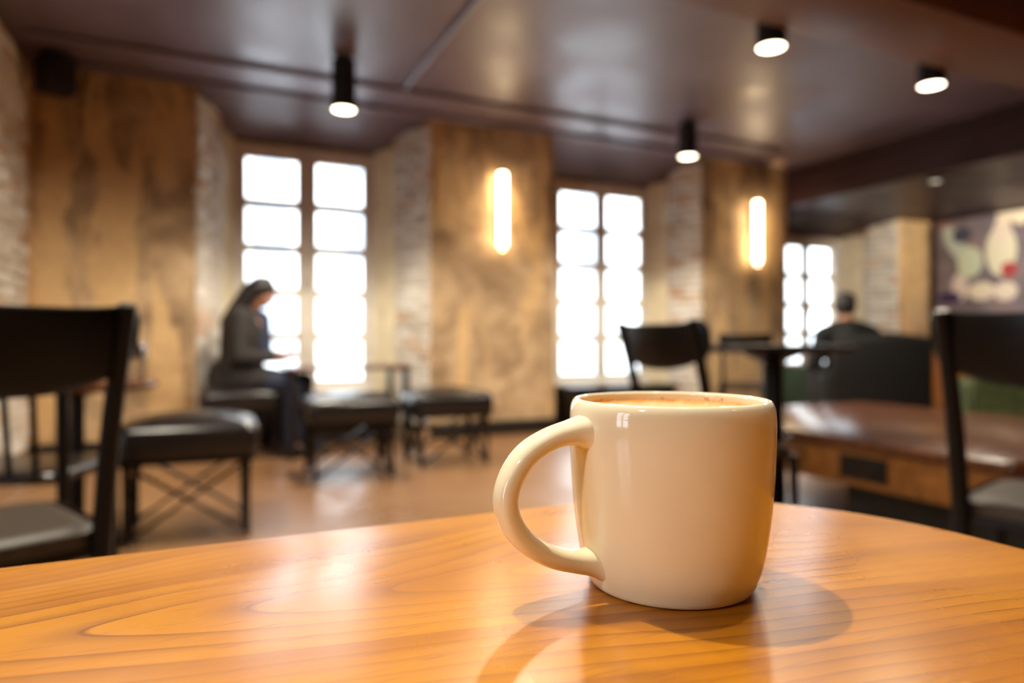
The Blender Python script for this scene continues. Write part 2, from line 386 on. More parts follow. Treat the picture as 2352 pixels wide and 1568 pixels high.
# windows
def window(n, c, z0, z1, rows, loc=None, rz=TH, mul=0.0, mh=.07):
    w = struct(bpy.data.objects.new('window_%d' % n, None)); COL.objects.link(w); w.location = loc or W(c, BG+.05, z0); w.rotation_euler = (0, 0, rz)
    hw, h = .63, z1 - z0; F = .055
    m = MB()
    for s in (-1, 1): m.box((s*(hw-F/2), 0, h/2), (F, .11, h), None, .006)
    m.box((0, 0, h-.04), (2*hw-2*F, .11, .08), None, .006); m.box((0, 0, .02), (2*hw-2*F, .11, .05), None, .006)
    m.build('frame', 'frame', w)
    MB().box((0, -.05, -.02), (2*hw, .22, .04), None, .008).build('sill', 'frame', w)
    sw = hw - F
    for s in (-1, 1):
        cx = s*sw/2; st = .062; zb, zt = .05, h - .08
        m = MB()
        for e in (-1, 1): m.box((cx + e*(sw/2 - st/2 - .002), -.01, (zb+zt)/2), (st if e == s else st+.004, .05, zt-zb), None, .005)
        m.box((cx, -.01, zt-.025), (sw-2*st, .05, .05), None, .005); m.box((cx, -.01, zb+.03), (sw-2*st, .05, .06), None, .005)
        sash = m.build('sash', 'frame', w)
        g0, g1 = zb + .06, zt - .05; ph = (g1-g0)/rows
        for r in range(rows):
            MB().box((cx, .0, g0 + ph*(r+.5)), (sw-2*st, .004, ph), None).build('pane', 'glass', sash, smooth=False)
            if r: MB().box((cx, -.012, g0 + ph*r), (sw-2*st, .05, mh), None, .008).build('muntin', 'frame', sash)
    if mul: MB().box((0, -.055, (h-.03)/2), (mul, .05, h-.13), None, .01).build('mullion', 'frame', w)
    m = MB(); m.tube([(-.012, -.07, h*.42), (-.012, -.115, h*.42), (-.012, -.115, h*.42+.11)], .008, 8); m.build('handle', 'steel', w)
window(1, *WIN[0], 5, mul=.17, mh=.082); window(2, *WIN[1], 5, mh=.088); window(3, *WIN[2], 4, mh=.08)
window(4, WINL[0], .45, 2.5, 5, W(-4.08, WINL[0], .45), TH + math.pi/2)
for f0, f1 in ((-1.1, -.035), (1.85, 3.09), (4.88, 6.11), (8.0, 8.58)):
    room(struct(MB().box(((f0+f1)/2, BW-.035, .065), (f1-f0+.02, .03, .13), None, .006).build('baseboard_north', 'base_black')))
# dropped bulkhead on the right, beam near the viewer
room(struct(MB().box((7.385, 1.5, 2.62), (2.57, 9.8, .44)).build('ceiling_bulkhead', 'bulk', smooth=False)))
room(struct(MB().box((6.09, 1.2, 2.66), (.03, 9.2, .05), None, .005).build('trim_2', 'bulk', smooth=False)))
m = MB(); m.box((2.5, 2.55, 2.70), (7.2, .5, .24), None, .01)
room(struct(m.build('ceiling_beam', 'beam')))
room(struct(MB().box((2.5, 2.81, 2.795), (7.2, .03, .05), None, .004).build('trim_3', 'steel')))

# ------------------------------------------------------------------ street outside
room(struct(MB().box((4, 17, -.3), (60, 20, .1)).build('pavement', 'ext_ground', smooth=False)))
bld = thing('building', 'pale stone building across the street, washed out through the windows', 'building', W(4, 24, -.25), TH)
MB().box((0, 1, 5), (44, 2, 10)).build('wall', 'ext_stone', bld, smooth=False)
for i in range(14):
    for k in range(3):
        f = MB().box((-20.5+i*3.1, -.02, 1.8+k*3.0), (1.3, .10, 1.9), None, .02).build('window', 'ext_stone', bld, smooth=False)
        MB().box((-20.5+i*3.1, -.08, 1.8+k*3.0), (1.1, .03, 1.7)).build('pane', 'ext_glass', f, smooth=False)

# ------------------------------------------------------------------ ceiling services
def can(a, b, L=.28):
    t = thing('ceiling_spotlight', '', 'light', W(a, b, H), 0, 'black can spotlights on the ceiling')
    R0 = .083
    MB().lathe([(.001, 0), (.045, 0), (.045, -.02), (R0, -.024), (R0, -L), (R0-.006, -L-.004), (R0-.010, -L), (R0-.010, -L+.03), (.001, -L+.03)], 32).build('housing', 'can_black', t)
    MB().lathe([(.001, -L-.001), (.05, -L-.002), (R0-.010, -L+.004)], 32).build('lens', 'lampglow', t)
    spot('spot_bulb', W(a, b, H-L-.03), 75 if b < 4 else 165, None, 168 if b < 4 else 128, .4, .08); return t
for (a, b), lb in zip([(.90, 4.78), (3.96, 4.90), (2.97, 2.94), (4.37, 2.94)],
    ['black can spotlight hanging before the tall window where the woman sits', 'black can spotlight hanging before the middle window, the smallest of the four lit cans',
     'black can spotlight under the brown beam, nearer one, cut by the top of the frame', 'black can spotlight under the brown beam, second along it, towards the mural']):
    can(a, b, {.90: .36, 3.96: .31}.get(a, .28))['label'] = lb
t = thing('recessed_lamp', 'small dim lamp on the dark bulkhead over the seated man', 'light', W(6.30, 4.20, 2.40), TH)
MB().lathe([(.001, 0), (.06, 0), (.06, -.02), (.05, -.035), (.045, -.03)], 24).build('bezel', 'can_black', t)
MB().lathe([(.001, -.034), (.045, -.031)], 24).build('lens', 'dimlamp', t)
t = thing('smoke_detector', 'round cream detector on the ceiling beside the second wall light', 'detector', W(5.75, 5.58, H))
MB().lathe([(.001, 0), (.085, 0), (.085, -.018), (.06, -.04), (.001, -.042)], 32).build('cover', 'detector', t)
MB().lathe([(.001, -.044), (.02, -.044), (.02, -.040)], 16).build('sensor_cap', 'steel', t)
def conduit(pts, label, r=.016):
    t = thing('conduit', label, 'pipe', W(*pts[0]), 0)
    base = t.location
    MB().tube([W(*p) - base for p in pts], r, 10).build('pipe', 'ceiling', t)
    for p0, p1 in zip(pts[:-1], pts[1:]):
        L = (Vector(p1)-Vector(p0)).length; k = max(1, int(L/1.3))
        for i in range(k):
            q = Vector(p0).lerp(Vector(p1), (i+.5)/k); c = W(*q) - base
            MB().box(c + Vector((0, 0, .008)), (.05, .05, .035), Matrix.Rotation(TH, 3, 'Z'), .004).build('clip', 'ceiling', t)
conduit([(-1.0, 5.16, H-.018), (5.3, 5.16, H-.018), (5.45, 5.3, H-.018)], 'dark ceiling pipe running along the window wall behind the cans')
conduit([(-1.0, 5.62, H-.018), (5.55, 5.62, H-.018)], 'dark ceiling pipe closest to the window wall, over the stone piers')
conduit([(1.43, 3.0, H-.018), (1.43, 5.1, H-.018)], 'dark ceiling pipe running across the ceiling towards the tall window')
t = thing('loudspeaker', 'small black loudspeaker in the ceiling corner by the stone wall', 'speaker', W(-.90, 5.50, H-.16), TH + .5)
MB().box((0, 0, 0), (.2, .2, .24), None, .015).build('cabinet', 'can_black', t); MB().box((0, -.105, 0), (.17, .012, .21), None, .004).build('grille', 'steel', t)
MB().tube([(0, .05, .1), (0, .05, .16)], .02, 12).build('bracket', 'steel', t)
# wall lights
for a, lb in ((2.505, 'glowing vertical tube wall light on the middle stone pier'), (5.565, 'glowing vertical tube wall light on the far stone pier')):
    t = thing('wall_light', lb, 'light', W(a, BW-.03, 1.70), TH, 'tube wall lights on the piers')
    MB().box((0, 0, .36), (.05, .05, .62), None, .006).build('back_plate', 'steel', t)
    m = MB(); m.chain([(0, -.075, .03), (0, -.075, .69)], [.036, .036], 20); m.build('tube', 'sconce', t)
    for z in (.015, .705): MB().lathe([(.001, z-.012), (.04, z-.012), (.04, z+.012), (.001, z+.012)], 20, (0, -.075, 0)).build('end_cap', 'steel', t)

# ------------------------------------------------------------------ mural on the right-hand wall
def mural():
    t = NT('painted_mural'); v = t.co(); sp = t.n('ShaderNodeSeparateXYZ'); t.link(v, sp.inputs[0]); y, z = sp.outputs[1], sp.outputs[2]
    f = t.noise(v, 3, 3); c = t.ramp(f, [(.3, lin(104,92,100)), (.5, lin(126,116,124)), (.7, lin(142,122,124))])
    def ell(c, cy, cz, ry, rz, col, rot=0.0):
        dy = t.m_('SUBTRACT', y, cy); dz = t.m_('SUBTRACT', z, cz); cr, sr = math.cos(rot), math.sin(rot)
        u = t.m_('DIVIDE', t.m_('ADD', t.m_('MULTIPLY', dy, cr), t.m_('MULTIPLY', dz, sr)), ry)
        w = t.m_('DIVIDE', t.m_('SUBTRACT', t.m_('MULTIPLY', dz, cr), t.m_('MULTIPLY', dy, sr)), rz)
        d = t.m_('ADD', t.m_('MULTIPLY', u, u), t.m_('MULTIPLY', w, w))
        return t.mix(t.m_('LESS_THAN', d, 1.0), c, lin(*col))
    def px(x, yy):
        T = (x-1176)/1568; k = (T*CS+SN)/(CS-T*SN); b = 8.57/k; Z = 8.57*SN + b*CS
        return b - 4.75, .86 + (784-yy)*Z/1568 - 1.75
    for x, yy, ry, rz, col, rot in [(2170, 520, .07, .10, (150,110,100), 0), (2195, 560, .10, .26, (190,200,190), -.5), (2228, 602, .15, .19, (206,216,190), 0),
        (2300, 575, .17, .30, (232,226,200), 0), (2302, 530, .10, .16, (236,220,205), 0), (2318, 618, .09, .09, (178,66,70), 0),
        (2205, 660, .10, .17, (226,212,205), 0), (2255, 668, .16, .11, (236,222,200), 0), (2310, 668, .13, .11, (236,222,205), 0),
        (2180, 684, .15, .08, (62,44,92), 0), (2210, 540, .12, .10, (70,74,92), 0), (2310, 490, .10, .12, (246,230,205), 0), (2345, 490, .10, .12, (246,230,205), 0)]:  # last two ellipses paint spotlight glow on the wall into the mural colour
        cy, cz = px(x, yy); c = ell(c, cy, cz, ry, rz, col, rot)
    t.set(Base_Color=c, Roughness=.6); return t.m
M['mural'] = mural()
t = thing('mural', 'large purple grey painted mural with pale pear shapes on the right wall', 'picture', W(8.58, 4.75, 1.75), TH)
MB().box((0, -.05, 0), (.03, 2.0, 1.24), None, .003).build('panel', 'mural', t, smooth=False)

# ------------------------------------------------------------------ furniture
def rrect(hx, hy, r, n=8):
    pts = []
    for sx, sy, a0 in ((1,1,0), (-1,1,90), (-1,-1,180), (1,-1,270)):
        for k in range(n+1):
            a = math.radians(a0 + 90*k/n); pts.append((sx*(hx-r) + r*math.cos(a), sy*(hy-r) + r*math.sin(a)))
    return pts
def slab(mb, hx, hy, r, z0, z1, e=.008, n=10, c=(0,0)):
    R_ = []
    prof = [(-e, z0), (-e*.3, z0+e*.3), (0, z0+e), (0, z1-e), (-e*.3, z1-e*.3), (-e, z1)]
    for d, z in prof: R_.append([(x+c[0], y+c[1], z) for x, y in rrect(hx+d, hy+d, r+d, n)])
    return mb.loops(R_)
def seatpad(mb, hx, hy, r, z0, z1, dome, n=6):
    R_ = []; h = z1-z0
    for k, (d, z) in enumerate([(-.02, z0), (-.004, z0+.01), (0, z0+.03), (0, z1-.035), (-.008, z1-.014), (-.03, z1)]): R_.append([(x, y, z) for x, y in rrect(hx+d, hy+d, r+d, n)])
    for s in (.8, .5, .2): R_.append([(x*s, y*s, z1 + dome*(1-s*s)) for x, y in rrect(hx-.03, hy-.03, r-.03, n)])
    return mb.loops(R_)
# the near table
t = thing('cafe_table', 'orange wood table with rounded corners under the cream mug', 'table', W(TC[0], TC[1]), TH)
slab(MB(), .377, .376, .18, .713, .745, .008, 24).build('tabletop', 'table', t)
MB().lathe([(.001, .712), (.14, .712), (.14, .70), (.035, .69), (.035, .06), (.05, .05)], 32).build('pedestal', 'black_metal', t)
MB().lathe([(.05, .055), (.22, .03), (.24, .012), (.24, 0), (.001, 0)], 40).build('foot', 'black_metal', t)
# the mug
MC = Vector((.0762, .3292, .7452))
mug = thing('mug', 'glossy cream mug of milky coffee on the orange wood table', 'mug', MC)
prof = [(.001, .003), (.030, .003), (.0345, 0.0), (.0376, .0002), (.0389, .0014), (.0402, .0045), (.0422, .0105), (.0440, .0195), (.0460, .0335), (.0473, .049), (.0480, .063), (.0482, .074), (.0480, .081), (.0475, .0845), (.0464, .0868), (.0450, .0875), (.0438, .0868), (.0434, .085), (.0436, .078), (.0434, .062), (.0425, .045), (.040, .022), (.034, .008), (.001, .006)]
def cr(P, n):                                 # smooth resample (Catmull-Rom)
    out = []
    for i in range(len(P)-1):
        p = [Vector(P[max(0, min(len(P)-1, i+d))]) for d in (-1, 0, 1, 2)]
        for k in range(n):
            u = k/n; out.append(.5*((2*p[1]) + (p[2]-p[0])*u + (2*p[0]-5*p[1]+4*p[2]-p[3])*u*u + (3*p[1]-p[0]-3*p[2]+p[3])*u**3))
    out.append(Vector(P[-1])); return out
MB().lathe(cr(prof, 4), 128).build('body', 'mug', mug, angle=70)
HA = math.radians(180+22); hd = Vector((math.cos(HA), math.sin(HA), 0)); hp = Vector((-hd.y, hd.x, 0))
hpath = cr([(.0440, .0735), (.0520, .0737), (.0640, .0712), (.0755, .0648), (.0830, .0545), (.0852, .0445), (.0822, .0345), (.0745, .0255), (.0640, .0190), (.0530, .0155), (.0440, .0140), (.0390, .0138)], 6)
rings = []; N = len(hpath)
for i, p in enumerate(hpath):
    tg = (hpath[min(i+1, N-1)] - hpath[max(i-1, 0)]).normalized(); nm = Vector((tg[1], -tg[0]))
    u = i/(N-1); fl = 1.5*max(0, 1-u/.22)**3 + 1.4*max(0, 1-(1-u)/.24)**3
    th = .0048 + .0038*fl; wd_ = .0076 + .0035*fl
    ring = []
    for j in range(24):
        an = 2*math.pi*j/24; ca, sa = math.cos(an), math.sin(an); e_ = .75
        x = math.copysign(abs(ca)**e_, ca)*th; y = math.copysign(abs(sa)**e_, sa)*wd_
        q = p + nm*x; ring.append(hd*q[0] + hp*y + Vector((0, 0, q[1])))
    rings.append(ring)
MB().loops(rings).build('handle', 'mug', mug, angle=80)
cof = thing('coffee', 'tan foamy milk coffee filling the cream mug', 'coffee', MC + Vector((0, 0, .0822)))
mb = MB(); bm = mb.bm; Rr = []
for i in range(0, 15):
    r = .0005 + .0427*i/14
    Rr.append([(r*math.cos(2*math.pi*j/72), r*math.sin(2*math.pi*j/72), .0006*mnoise.noise(Vector((r*math.cos(2*math.pi*j/72)*160, r*math.sin(2*math.pi*j/72)*160, 2))) + .0008*(i/14)**6) for j in range(72)])
mb.loops(Rr, False).build('surface', 'coffee', cof)
mb = MB()
for k in range(70):
    an = random.random()*6.283; r = .0432 - .0022*random.random()**2; s = random.uniform(.0004, .0013)
    mb.ball((r*math.cos(an), r*math.sin(an), .0006), (s, s, s*.7), 1)
o = mb.build('bubbles', 'coffee', cof); o['kind'] = 'stuff'
mb = MB()
for k in range(26):
    an = math.radians(20) + random.random()*math.radians(140); z = .0008 + .0022*random.random()**3; r = .0434
    s = random.uniform(.0004, .0011); mb.ball((r*math.cos(an), r*math.sin(an), z), (s, s*.5, s*.9), 1)
o = mb.build('foam_residue', 'foam', cof); o['kind'] = 'stuff'

# dark chairs with a curved top rail; local +y is the way the chair faces, origin between the rear posts
def dining_chair(label, loc, face):
    t = thing('dining_chair', label, 'chair', loc, face, 'dark curved back chairs'); hw = .19
    def post(s): return cr([(s*.175, .03, 0), (s*.18, .01, .22), (s*hw, 0, .45), (s*(hw+.004), -.045, .70), (s*(hw+.01), -.115, .935)], 5)
    for s in (-1, 1):
        P = post(s); MB().tube(P, [.017 + .004*math.sin(math.pi*i/(len(P)-1)) for i in range(len(P))], 12).build('back_post', 'black_wood', t)
        MB().tube([(s*.20, .40, .43), (s*.205, .415, 0)], [.019, .014], 12).build('leg', 'black_wood', t)
        MB().tube([(s*.178, .03, .2), (s*.2, .405, .2)], .009, 8).build('stretcher', 'black_wood', t)
    m = MB(); seatpad(m, .215, .215, .09, .43, .465, .004)
    for v in m.bm.verts: v.co.y += .21
    m.build('seat', 'seat_brown', t)
    m = MB(); m.bar((-.18, .02, .415), (.18, .02, .415), .03, .02); m.bar((-.19, .40, .415), (.19, .40, .415), .03, .02); m.build('seat_frame', 'black_wood', t)
    R_ = []; n = 28
    for i in range(n+1):
        u = -1 + 2*i/n; x = u*.235; y = -.125 + .055*u*u - .03; top = .925 + .020*u**4; bot = .755 + .06*abs(u)**2.5; th = .011
        e = max(0, abs(u)-.93)/.07; top -= .03*e*e; bot += .03*e*e
        lean = .22
        pr = []
        for k in range(12):
            an = 2*math.pi*k/12; zz = (top+bot)/2 + math.copysign(abs(math.cos(an))**.4, math.cos(an))*(top-bot)/2; yy = math.sin(an)*th
            pr.append((x, y + yy - (zz-.84)*lean + .04, zz))
        R_.append(pr)
    MB().loops(R_).build('top_rail', 'black_wood', t); return t
def faceto(fx, fy): return math.atan2(-fx, fy)
def chair_at(label, post_xy, F, side):       # post_xy: where the visible rear post stands
    F = Vector((F[0], F[1])).normalized(); wv = Vector((F.y, -F.x))     # chair's own right
    c = Vector(post_xy) - wv*side*.19
    return dining_chair(label, (c.x, c.y, 0), faceto(F.x, F.y))
chair_at('dark wooden chair with curved back cut off by the photo left edge', (-.87, 1.45), (-.75, .66), 1)
chair_at('dark wooden chair with curved back before the wood platform, cut by the right edge', (1.13, 1.72), (.75, .66), -1)
chair_at('dark wooden chair behind the mug, pulled up to the round black table', (.715, 2.42), (.88, .48), 1)
dining_chair('small far dark chair between the round black table and the far pier', (2.16, 6.35, 0), -.25)
# low-backed spindle chair behind the left-hand chair
t = thing('spindle_chair', 'low backed dark spindle chair behind the large left chair', 'chair', (-1.72, 2.2, 0), .12)
for s in (-1, 1):
    MB().tube([(s*.25, .02, 0), (s*.255, 0, .45), (s*.265, -.03, .82)], .019, 12).build('back_post', 'black_wood', t)
    MB().tube([(s*.22, .42, .41), (s*.225, .44, 0)], [.02, .015], 12).build('leg', 'black_wood', t)
m = MB(); seatpad(m, .25, .23, .08, .39, .43, .004)
for v in m.bm.verts: v.co.y += .22
m.build('seat', 'leather', t)
m = MB(); m.chain([(-.29, -.03, .83), (-.15, -.05, .835), (0, -.056, .836), (.15, -.05, .835), (.29, -.03, .83)], [.024, .026, .027, .026, .024], 12); m.build('top_rail', 'black_wood', t)
for k in range(5):
    x = -.18 + .09*k; MB().tube([(x*.9, .02, .42), (x, -.045, .82)], .011, 8).build('spindle', 'black_wood', t)
t = thing('side_table', 'small round brown table behind the spindle chair', 'table', (-1.86, 2.92, 0))
MB().lathe([(.001, .655), (.29, .655), (.31, .665), (.31, .68), (.30, .687), (.001, .687)], 48).build('tabletop', 'wood_brown', t)
MB().lathe([(.001, .65), (.1, .65), (.028, .62), (.028, .05), (.2, .02), (.2, 0), (.001, 0)], 32).build('pedestal', 'black_metal', t)
t = thing('jar', 'small jar with a bright metal lid on the round brown table', 'jar', (-1.60, 2.90, .687))
MB().lathe([(.001, 0), (.032, 0), (.036, .006), (.036, .085), (.030, .10), (.028, .10), (.033, .084), (.033, .008), (.001, .006)], 32).build('glass_body', 'glass', t)
MB().lathe([(.030, .098), (.043, .10), (.043, .155), (.038, .166), (.001, .168)], 32).build('lid', 'chrome', t)
# padded stools on crossed rods
def stool():
    t = thing('padded_stool', '', 'stool', (0, 0, 0), 0, 'black padded stools')
    m = MB(); seatpad(m, .29, .25, .07, .355, .50, .045); m.build('seat_cushion', 'leather', t)
    m = MB(); m.box((0, 0, .347), (.54, .46, .018), None, .004); m.build('seat_base', 'black_metal', t)
    h = .34; X, Y = .238, .20
    for sx in (-1, 1):
        for sy in (-1, 1): MB().bar((sx*X, sy*Y, h), (sx*X, sy*Y, 0), .022, .022, .003).build('leg', 'steel', t)
    for sy in (-1, 1):
        MB().bar((-X, sy*Y, h), (X, sy*Y, .02), .03, .012).build('cross_brace', 'steel', t); MB().bar((X, sy*(Y-.011), h), (-X, sy*(Y-.011), .02), .03, .012).build('cross_brace', 'steel', t)
    for sx in (-1, 1):
        MB().bar((sx*X, -Y, h), (sx*X, Y, .02), .03, .012).build('cross_brace', 'steel', t); MB().bar((sx*(X-.011), Y, h), (sx*(X-.011), -Y, .02), .03, .012).build('cross_brace', 'steel', t)
    return t
st = stool(); rest = [st] + [copy_tree(st) for _ in range(3)]
for o, (x, y, rz, lb) in zip(rest, [(-1.47, 3.12, .40, 'black padded stool on crossed rods, the nearest and largest of the stools'),
    (-1.06, 4.42, .42, 'black padded stool with bright window shine, before the small window table'),
    (-.475, 4.90, .42, 'black padded stool on crossed rods next to the middle pier, outermost of the row'),
    (W(.27, 5.54).x, W(.27, 5.54).y, TH, 'black padded stool beneath the seated woman in the dark coat')]):
    o.location = (x, y, 0); o.rotation_euler = (0, 0, rz); o['label'] = lb
# window table
t = thing('window_table', 'narrow brown table with thin legs in front of the tall window', 'table', W(1.03, 5.42), TH)
slab(MB(), .46, .29, .03, .645, .672, .006).build('tabletop', 'wood_brown', t)
for sx in (-1, 1):
    for sy in (-1, 1): MB().bar((sx*.42, sy*.25, .645), (sx*.42, sy*.25, 0), .045, .045, .005).build('leg', 'steel', t)
MB().bar((-.42, 0, .10), (.42, 0, .10), .03, .02).build('stretcher', 'steel', t)
for sx in (-1, 1): MB().bar((sx*.42, -.25, .10), (sx*.42, .25, .10), .03, .02).build('stretcher', 'steel', t)
# benches in the window niches
for c, lb in ((.87, 'black wooden bench below the tall window beside the woman'), (3.99, 'black wooden bench below the middle window'), (7.05, 'black wooden bench below the small far window')):
    t = thing('window_bench', lb, 'bench', W(c, 6.10), TH, 'black benches in the window niches')
    slab(MB(), .66, .21, .02, .37, .41, .006).build('seat', 'bench', t)
    MB().box((0, -.17, .185), (1.24, .03, .37), None, .004).build('front_panel', 'bench', t)
    for s in (-1, 1): MB().box((s*.60, .02, .185), (.03, .34, .37), None, .004).build('side_panel', 'bench', t)
# round high table
t = thing('round_table', 'round black pedestal table behind the mug', 'table', (1.146, 3.0, 0), .2)
MB().lathe([(.001, .812), (.30, .812), (.325, .82), (.33, .832), (.325, .843), (.315, .846), (.001, .846)], 56).build('tabletop', 'black_wood', t)
MB().lathe([(.001, .812), (.12, .812), (.12, .80), (.045, .77), (.045, .40), (.052, .38), (.058, .05), (.2, .025), (.21, 0), (.001, 0)], 40).build('pedestal', 'black_wood', t)
MB().ball((.064, -.02, .44), .016, 2).build('adjusting_knob', 'chrome', t)
# wood platform table with socket
t = thing('low_table', 'broad low orange wood table with a black socket plate in its side', 'table', W(3.14, 2.2), TH)
slab(MB(), .76, .90, .06, .425, .47, .015).build('tabletop', 'wood_brown', t)
m = MB(); m.box((-.715, 0, .35), (.03, 1.7, .15), None, .004); m.build('side_apron', 'wood_orange', t)
m = MB(); m.box((0, -.86, .35), (1.4, .03, .15), None, .004); m.build('end_apron', 'wood_orange', t)
m = MB(); m.box((0, .86, .35), (1.4, .03, .15), None, .004); m.build('end_apron', 'wood_orange', t)
MB().box((.04, -.50, .175), (1.36, .70, .35), None, .004).build('base', 'base_black', t)
for y in (.80,): MB().box((.66, y, .19), (.07, .07, .38), None, .004).build('leg', 'black_wood', t)
sk = MB().box((-.735, -.30, .352), (.012, .21, .095), None, .004).build('socket_plate', 'socket', t)
for k in (-1, 1): MB().box((-.742, -.30+k*.05, .352), (.006, .05, .05), None, .003).build('socket_insert', 'black_metal', sk)
# armchairs
def armchair(label, loc, rz, mat, hb=.80, w=.74):
    t = thing('armchair', label, 'armchair', loc, rz)
    m = MB(); seatpad(m, w/2-.12, .27, .06, .22, .42, .02); m.build('seat_cushion', mat, t)
    R_ = []
    for i in range(17):
        u = -1 + i/8; x = u*(w/2-.05); y = -.30 - .05*(1-u*u); h = hb - .04*u*u
        R_.append([(x, y + .06*math.sin(2*math.pi*k/12) - (.07 if math.cos(2*math.pi*k/12) > 0 else 0), (.15+h)/2 + math.copysign(abs(math.cos(2*math.pi*k/12))**.35, math.cos(2*math.pi*k/12))*(h-.15)/2) for k in range(12)])
    MB().loops(R_).build('backrest', mat, t)
    for s in (-1, 1):
        m = MB(); m.box((s*(w/2-.06), -.02, .38), (.11, .58, .44), None, .045, 4); m.build('arm', mat, t)
        for y in (-.26, .22): MB().tube([(s*(w/2-.1), y, .2), (s*(w/2-.08), y*1.08, 0)], [.02, .014], 10).build('leg', 'black_wood', t)
    return t
armchair('black armchair with its back turned, holding the man with dark hair', (3.12, 6.05, 0), -.12, 'black_cloth', .93, .86)
armchair('dark green armchair between the round black table and the black armchair', (3.30, 7.35, 0), .5, 'green', .74, .70)
armchair('olive green armchair behind the chair at the right edge', (3.45, 4.55, 0), -.5, 'olive', .70, .8)

# ------------------------------------------------------------------ people
def head(mb, c, r, turn, nod):               # skull, jaw, nose, brow, ears; local x is the way the face looks
    Mx = Matrix.Translation(c) @ Matrix.Rotation(turn, 4, 'Z') @ Matrix.Rotation(nod, 4, 'Y')
    P = lambda x, y, z: Mx @ Vector((x*r, y*r, z*r))
    def e(p, s, sub=2): mb.ball(P(*p), (s[0]*r, s[1]*r, s[2]*r), sub)
    e((-.08, 0, .18), (.92, .74, .82), 3); e((.18, 0, -.20), (.66, .60, .78), 3); e((.42, 0, -.72), (.30, .34, .26)); e((.30, 0, -.45), (.48, .50, .42))
    mb.chain([P(.80, 0, .12), P(.98, 0, -.22)], [.07*r, .13*r], 8); e((.88, .10, -.25), (.09, .09, .08)); e((.88, -.10, -.25), (.09, .09, .08))
    e((.74, 0, -.50), (.13, .26, .07)); e((.72, 0, -.60), (.13, .22, .07)); e((.72, 0, .22), (.16, .46, .09))
    for s in (-1, 1): e((.0, s*.74, -.08), (.18, .07, .26)); e((.52, s*.38, -.18), (.24, .2, .2))
    return P
def hand(mb, wrist, d, palm_n, k=1.0, curl=.6):
    d = Vector(d).normalized(); pn = Vector(palm_n).normalized(); sd = d.cross(pn).normalized(); w = Vector(wrist)
    for q in range(4): mb.chain([w + sd*(q-1.5)*.012*k, w + d*.085*k + sd*(q-1.5)*.019*k], [.014*k, .012*k], 8)
    for q, L in enumerate((.068, .078, .072, .056)):
        b = w + d*.088*k + sd*(q-1.5)*.020*k; a = 0; p = b; pts = [b]
        for f in (.45, .32, .23):
            a += curl*.7; p = p + (d*math.cos(a) + pn*math.sin(a))*L*f*k; pts.append(p)
        mb.chain(pts, [.0088*k, .0082*k, .0075*k, .0065*k], 8)
    b = w + d*.025*k - sd*.03*k; mb.chain([b, b + (d*.6 - sd*.6 + pn*.3)*.045*k, b + (d*.9 - sd*.25 + pn*.5)*.08*k], [.013*k, .0105*k, .008*k], 8)
# the woman, profile to the viewer; local x is forwards
t = thing('person', 'woman with long dark hair and grey coat sitting sideways by the tall window, looking down', 'person', W(.30, 5.58, 0), -.06); t.scale = (1.02,)*3
sh = {s: Vector((.05, s*.165, 1.015)) for s in (-1, 1)}; el = {s: Vector((.06, s*.215, .735)) for s in (-1, 1)}; wr_ = {s: Vector((.275, s*.075, .725)) for s in (-1, 1)}
mb = MB(); hc = Vector((.135, 0, 1.205))
PW = head(mb, hc, .108, 0, .45)
mb.chain([(.03, 0, 1.0), (.075, 0, 1.10), (.12, 0, 1.17)], [.075, .055, .052])
mb.chain([(0, 0, .55), (.0, 0, .72), (.03, 0, .95)], [.14, .12, .13])
for s in (-1, 1):
    mb.chain([sh[s], el[s], wr_[s]], [.05, .042, .028]); hand(mb, wr_[s], (.9, -s*.42, .1), (0, -s*.7, .5), .92, .75)
    mb.chain([(0, s*.09, .545), (.42, s*.10, .535), (.40, s*.10, .09), (.52, s*.11, .04)], [.085, .058, .034, .020])
remesh(mb.build('body', 'skin', t), .006, 3)
for s in (-1, 1):
    MB().ball(PW(.76, s*.30, .02), .012, 2).build('eye', 'phone', t)
mb = MB(); Q = lambda *p: PW(*p)
mb.ball(Q(-.16, 0, .24), (.108, .09, .10), 3)
for s in (-1, 1): mb.chain([Q(.35, s*.5, .62), Q(-.1, s*.82, .25), Q(-.3, s*.85, -.5), Vector((.0, s*.10, 1.04)), Vector((-.03, s*.11, .93))], [.03, .035, .045, .05, .035])
mb.chain([Q(-.4, 0, .5), Q(-.85, 0, -.1), Vector((-.045, 0, 1.08)), Vector((-.10, 0, .98)), Vector((-.115, 0, .88))], [.06, .06, .075, .08, .05]); mb.ball(Q(-.05, 0, .98), (.035, .05, .03), 2)
for k in range(9):
    y = -.1 + .025*k; mb.chain([Q(.45 - abs(y)*3, y*7, .75), Q(-.3, y*8.2, .72), Q(-.85, y*6.5, .1), Vector((-.06, y*.9, 1.03)), Vector((-.11, y, .87 - .02*math.sin(k*2)))], [.012, .02, .022, .024, .012], 8)
remesh(mb.build('hair', 'hair', t), .007, 3)
mb = MB()
mb.chain([(-.02, 0, .56), (-.02, 0, .74), (.0, 0, .93), (.02, 0, 1.02)], [.175, .155, .165, .12], 20)
for s in (-1, 1):
    mb.chain([Vector((.01, s*.09, 1.03)), sh[s], el[s], wr_[s].lerp(el[s], .12)], [.085, .078, .066, .044], 16); mb.chain([(-.05, s*.1, .62), (-.10, s*.12, .5)], [.10, .09])
    mb.chain([(.0, s*.09, .56), (.20, s*.11, .56)], [.12, .085])
mb.chain([(-.15, -.1, .60), (-.13, -.15, .34)], [.08, .07]); mb.chain([(-.15, .1, .60), (-.13, .15, .34)], [.08, .07]); mb.chain([(-.17, 0, .62), (-.14, 0, .34)], [.1, .09])
